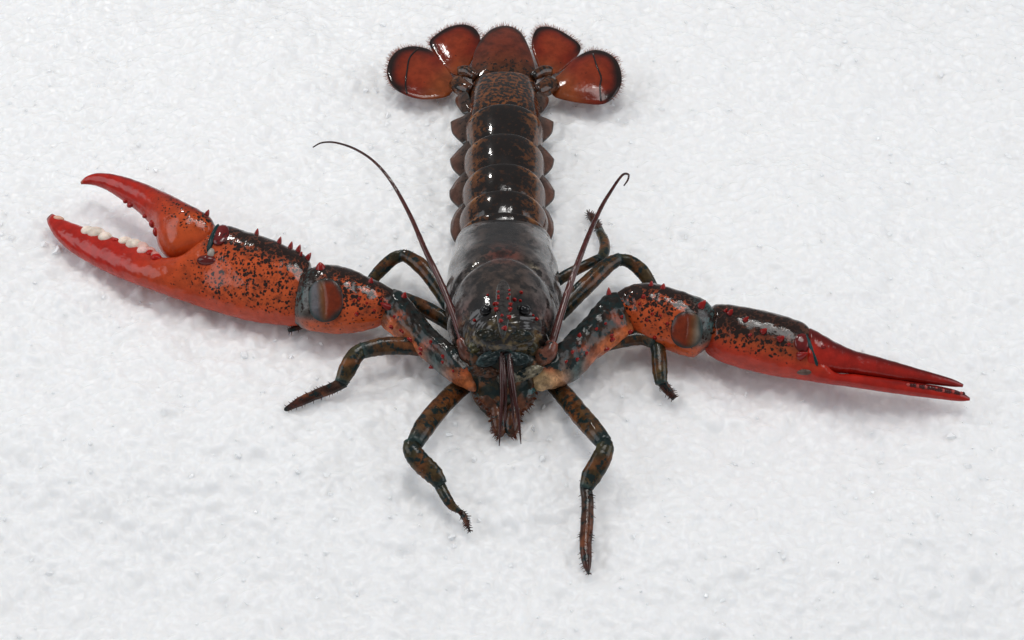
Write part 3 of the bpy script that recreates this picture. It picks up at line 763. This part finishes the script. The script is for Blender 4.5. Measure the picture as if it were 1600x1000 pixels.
mb.loft([(1256, 516, 1250, 576, h1 + 6, 20, 14), (1264, 514, 1256, 581, h1 + 7, 27, 18), (1280, 522, 1272, 583, h1 + 7, 27, 18), (1292, 528, 1284, 583, h1 + 8, 24, 18), (1306, 536, 1300, 583, h1 + 8, 20, 16), (1330, 547, 1328, 585, h1 + 4, 18, 14), (1378, 560, 1376, 591, h1 - 4, 14, 12), (1440, 578, 1440, 599, h1 - 14, 10, 9), (1484, 591, 1484, 604, h1 - 22, 7, 6), (1505, 600, 1504, 605, h1 - 26, 2, 2)],
        nR, dact_r, seg=52, sub=9, bumps=.16)
fingR = mb.build('movable_finger', M_claw, clawR)
knob(clawR, 1268, 546, 4, 27, 7, TEAL * .7, 'hinge_band', M_mem, .1, .25)
knob(clawR, 1255, 535, 13, 15, 5, DRED * .75, 'hinge_knob', M_dark, .2)
knob(clawR, 1256, 581, 13, 5, 5, [.11, .07, .055], 'hinge_knob', M_mem, .3)
for (x, y, L, r) in [(1139, 490, 15, .95), (1134, 486, 10, .9), (1166, 501, 14, .9), (1192, 517, 15, 1.0), (1217, 530, 16, 1.05), (1171, 525, 9, .9), (1251, 558, 24, .85), (1286, 543, 10, 1.0), (1230, 540, 8, 1), (1278, 524, 9, .9)]:
    spine(clawR if x < 1280 else fingR, x, y, L * .85, r * .85, (.75, .35, -.1), ME_bead, sink=.12)
for par, x, y, L, r in [(wristR, 1096, 477, 19, .75), (wristR, 1036, 449, 12, .9), (wristR, 1018, 445, 10, .9), (armR, 952, 458, 17, .6), (armR, 985, 490, 30, .45), (armR, 948, 545, 9, 1), (armR, 957, 530, 9, 1), (armR, 985, 520, 9, 1), (wristR, 1022, 528, 8, 1), (wristR, 1005, 464, 8, 1)] + [(armR, 978 - 110 * t + rng.normal(0, 4), 492 + 78 * t + rng.normal(0, 13), rng.uniform(5, 8), 1.0) for t in np.linspace(.1, .9, 9)] + [(wristR, 1000 + 42 * t, 470 + 50 * rng.random(), rng.uniform(4, 6), 1.1) for t in np.linspace(0, 1, 5)]:
    spine(par, x, y, L, r, (.3 if x != 985 else .5, .45, .3), ME_bead)
fm = MB()
for i in range(26):
    t = i / 25; p, n = surf(clawR, 1420 + 85 * t, 601 + 14 * t)
    fm.ell(p, [[3.2, 0, 0], [0, 3, 0], [0, 0, 3]], [.06, .008, .008] if i % 4 else [.4, .06, .05], 0, 5, 7)
k_ = fm.build('biting_edge', M_red, clawR); k_['kind'] = 'stuff'

# ------------------------------------------------------------------ crushed ice
def ice_mat(name, clear, rad, bump, rough=.3):
    m = bpy.data.materials.new(name); m.use_nodes = True
    nt = m.node_tree; N = nt.nodes; L = nt.links; b = N['Principled BSDF']
    b.inputs['Base Color'].default_value = (.945, .955, .965, 1)
    b.inputs['Roughness'].default_value = rough; b.inputs['IOR'].default_value = 1.31
    b.inputs['Subsurface Weight'].default_value = 1.0 if rad else 0.0
    b.inputs['Subsurface Radius'].default_value = (rad * S, rad * 1.05 * S, rad * 1.1 * S); b.inputs['Subsurface Scale'].default_value = 1.0
    b.inputs['Transmission Weight'].default_value = clear
    tc = N.new('ShaderNodeTexCoord'); n1 = N.new('ShaderNodeTexNoise'); n1.inputs['Scale'].default_value = 1 / (3.2 * S); n1.inputs['Detail'].default_value = 3
    L.new(tc.outputs['Object'], n1.inputs['Vector'])
    bp = N.new('ShaderNodeBump'); bp.inputs['Strength'].default_value = bump; bp.inputs['Distance'].default_value = 1.5 * S
    L.new(n1.outputs[0], bp.inputs['Height']); L.new(bp.outputs[0], b.inputs['Normal'])
    return m
M_ice = ice_mat('ice', 0, 25, .15, .27); M_grain = ice_mat('ice_grain', 0, 0, .1, .12); M_clear = ice_mat('clear_ice', .6, 0, .1, .06)

def vnoise(X, Y, cell, seed):
    r = np.random.default_rng(seed); n = 512; g = r.random((n, n))
    x = X / cell + 200; y = Y / cell + 200; i = np.floor(x).astype(int); j = np.floor(y).astype(int)
    fx = x - i; fy = y - j; fx = fx * fx * (3 - 2 * fx); fy = fy * fy * (3 - 2 * fy)
    G = lambda a, b_: g[a % n, b_ % n]
    return (G(i, j) * (1 - fx) + G(i + 1, j) * fx) * (1 - fy) + (G(i, j + 1) * (1 - fx) + G(i + 1, j + 1) * fx) * fy
def ice_h(X, Y):
    return (vnoise(X, Y, 240, 1) - .5) * 30 + (vnoise(X, Y, 110, 9) - .5) * 8 + (vnoise(X, Y, 60, 2) - .5) * 9 + (vnoise(X, Y, 22, 3) - .5) * 5 + (vnoise(X, Y, 11, 4) - .5) * 1.5 - 4
DX = 2.5
xs = np.arange(-1150, 1151, DX); ys = np.arange(-900, 1201, DX)
X, Y = np.meshgrid(xs, ys); Z = ice_h(X, Y)
base = Z.copy()
NB = 90000
bx = rng.uniform(xs[0], xs[-1], NB); by = rng.uniform(ys[0], ys[-1], NB)
br = np.clip(rng.lognormal(math.log(5.4), .42, NB), 3.0, 16); bt = rng.uniform(-.28, .10, NB) * br; asp = rng.uniform(.7, 1.4, NB); rot = rng.uniform(0, np.pi, NB)
for x0, y0, r0, t0, a0, q0 in zip(bx, by, br, bt, asp, rot):
    i0, i1 = int((x0 - 1.5 * r0 - xs[0]) / DX), int((x0 + 1.5 * r0 - xs[0]) / DX) + 2
    j0, j1 = int((y0 - 1.5 * r0 - ys[0]) / DX), int((y0 + 1.5 * r0 - ys[0]) / DX) + 2
    i0 = max(i0, 0); j0 = max(j0, 0)
    xx = X[j0:j1, i0:i1] - x0; yy = Y[j0:j1, i0:i1] - y0
    if xx.size == 0: continue
    cq, sq = math.cos(q0), math.sin(q0)
    d2 = ((xx * cq + yy * sq) / a0) ** 2 + ((yy * cq - xx * sq) * a0) ** 2
    hh = base[j0:j1, i0:i1] + t0 + r0 * .56 * (1 - d2 / (r0 * r0))
    np.maximum(Z[j0:j1, i0:i1], hh, out=Z[j0:j1, i0:i1])
for _ in range(1):
    Zp = np.pad(Z, 1, mode='edge')
    Z = (Zp[1:-1, 1:-1] * 4 + 2 * (Zp[:-2, 1:-1] + Zp[2:, 1:-1] + Zp[1:-1, :-2] + Zp[1:-1, 2:]) + Zp[:-2, :-2] + Zp[2:, 2:] + Zp[:-2, 2:] + Zp[2:, :-2]) / 16
Z -= 3
far = np.array([60., 180, 420, 900, 2000, 5000, 12000])        # the bed goes on, ever coarser, far outside the picture
xw = np.r_[xs[0] - far[::-1], xs, xs[-1] + far]; yw = np.r_[ys[0] - far[::-1], ys, ys[-1] + far]
XW, YW = np.meshgrid(xw, yw); ZW = np.pad(Z, len(far), mode='edge')
V = np.stack([XW, YW, ZW], -1).reshape(-1, 3) * S
nx, ny = len(xw), len(yw)
idx = np.arange(nx * ny).reshape(ny, nx)
F = np.stack([idx[:-1, :-1], idx[:-1, 1:], idx[1:, 1:], idx[1:, :-1]], -1).reshape(-1, 4)
def bulk(name, V, F, mat):
    me = bpy.data.meshes.new(name); k = F.shape[1]
    me.vertices.add(len(V)); me.vertices.foreach_set('co', V.astype(np.float32).ravel())
    me.loops.add(F.size); me.loops.foreach_set('vertex_index', F.astype(np.int32).ravel())
    me.polygons.add(len(F)); me.polygons.foreach_set('loop_start', np.arange(0, F.size, k, dtype=np.int32))
    me.update(calc_edges=True); me.polygons.foreach_set('use_smooth', np.ones(len(F), bool)); me.materials.append(mat)
    o = bpy.data.objects.new(name, me); COL.objects.link(o); return o
ice = bulk('ice_bed', V, F, M_ice); ice['kind'] = 'structure'
# loose grains bedded into the surface
bm = bmesh.new(); bmesh.ops.create_icosphere(bm, subdivisions=1, radius=1)
bv = np.array([v.co[:] for v in bm.verts]); bf = np.array([[v.index for v in f.verts] for f in bm.faces]); bm.free()
NG = 2200
gx = rng.uniform(-950, 950, NG); gy = rng.uniform(-800, 1050, NG)
rad = np.clip(rng.lognormal(math.log(2.9), .40, NG), 1.4, 8)
gz = Z[np.clip(((gy - ys[0]) / DX).round().astype(int), 0, len(ys) - 1), np.clip(((gx - xs[0]) / DX).round().astype(int), 0, len(xs) - 1)] + rng.uniform(-1.3, -.2, NG) * rad * .9
sc = rad[:, None] * rng.uniform(.65, 1.3, (NG, 3))
q = rng.normal(0, 1, (NG, 4)); q /= np.linalg.norm(q, axis=1)[:, None]
a_, b_, c_, d_ = q.T
Rm = np.stack([1 - 2 * (c_**2 + d_**2), 2 * (b_*c_ - a_*d_), 2 * (b_*d_ + a_*c_), 2 * (b_*c_ + a_*d_), 1 - 2 * (b_**2 + d_**2), 2 * (c_*d_ - a_*b_), 2 * (b_*d_ - a_*c_), 2 * (c_*d_ + a_*b_), 1 - 2 * (b_**2 + c_**2)], -1).reshape(-1, 3, 3)
shape = 1 + rng.normal(0, .18, (NG, len(bv)))
loc = bv[None] * shape[..., None] * sc[:, None]
GV = np.einsum('nij,nkj->nki', Rm, loc) + np.stack([gx, gy, gz], -1)[:, None]
GF = bf[None] + (np.arange(NG) * len(bv))[:, None, None]
gr = bulk('ice_grains', GV.reshape(-1, 3) * S, GF.reshape(-1, 3), M_grain); gr['kind'] = 'stuff'
gr.data.polygons.foreach_set('use_smooth', np.zeros(len(gr.data.polygons), bool))
gr.data.materials.append(M_clear)
clear = (rng.random(NG) < .004) | ((rng.random(NG) < .14) & ((np.abs(gx + 13) < 190) & (gy > -330) & (gy < 640)))
gr.data.polygons.foreach_set('material_index', np.repeat(clear.astype(np.int32), len(bf)))
gr['label'] = 'loose translucent grains of crushed white ice under and around the lobster'
gr['category'] = 'crushed ice'
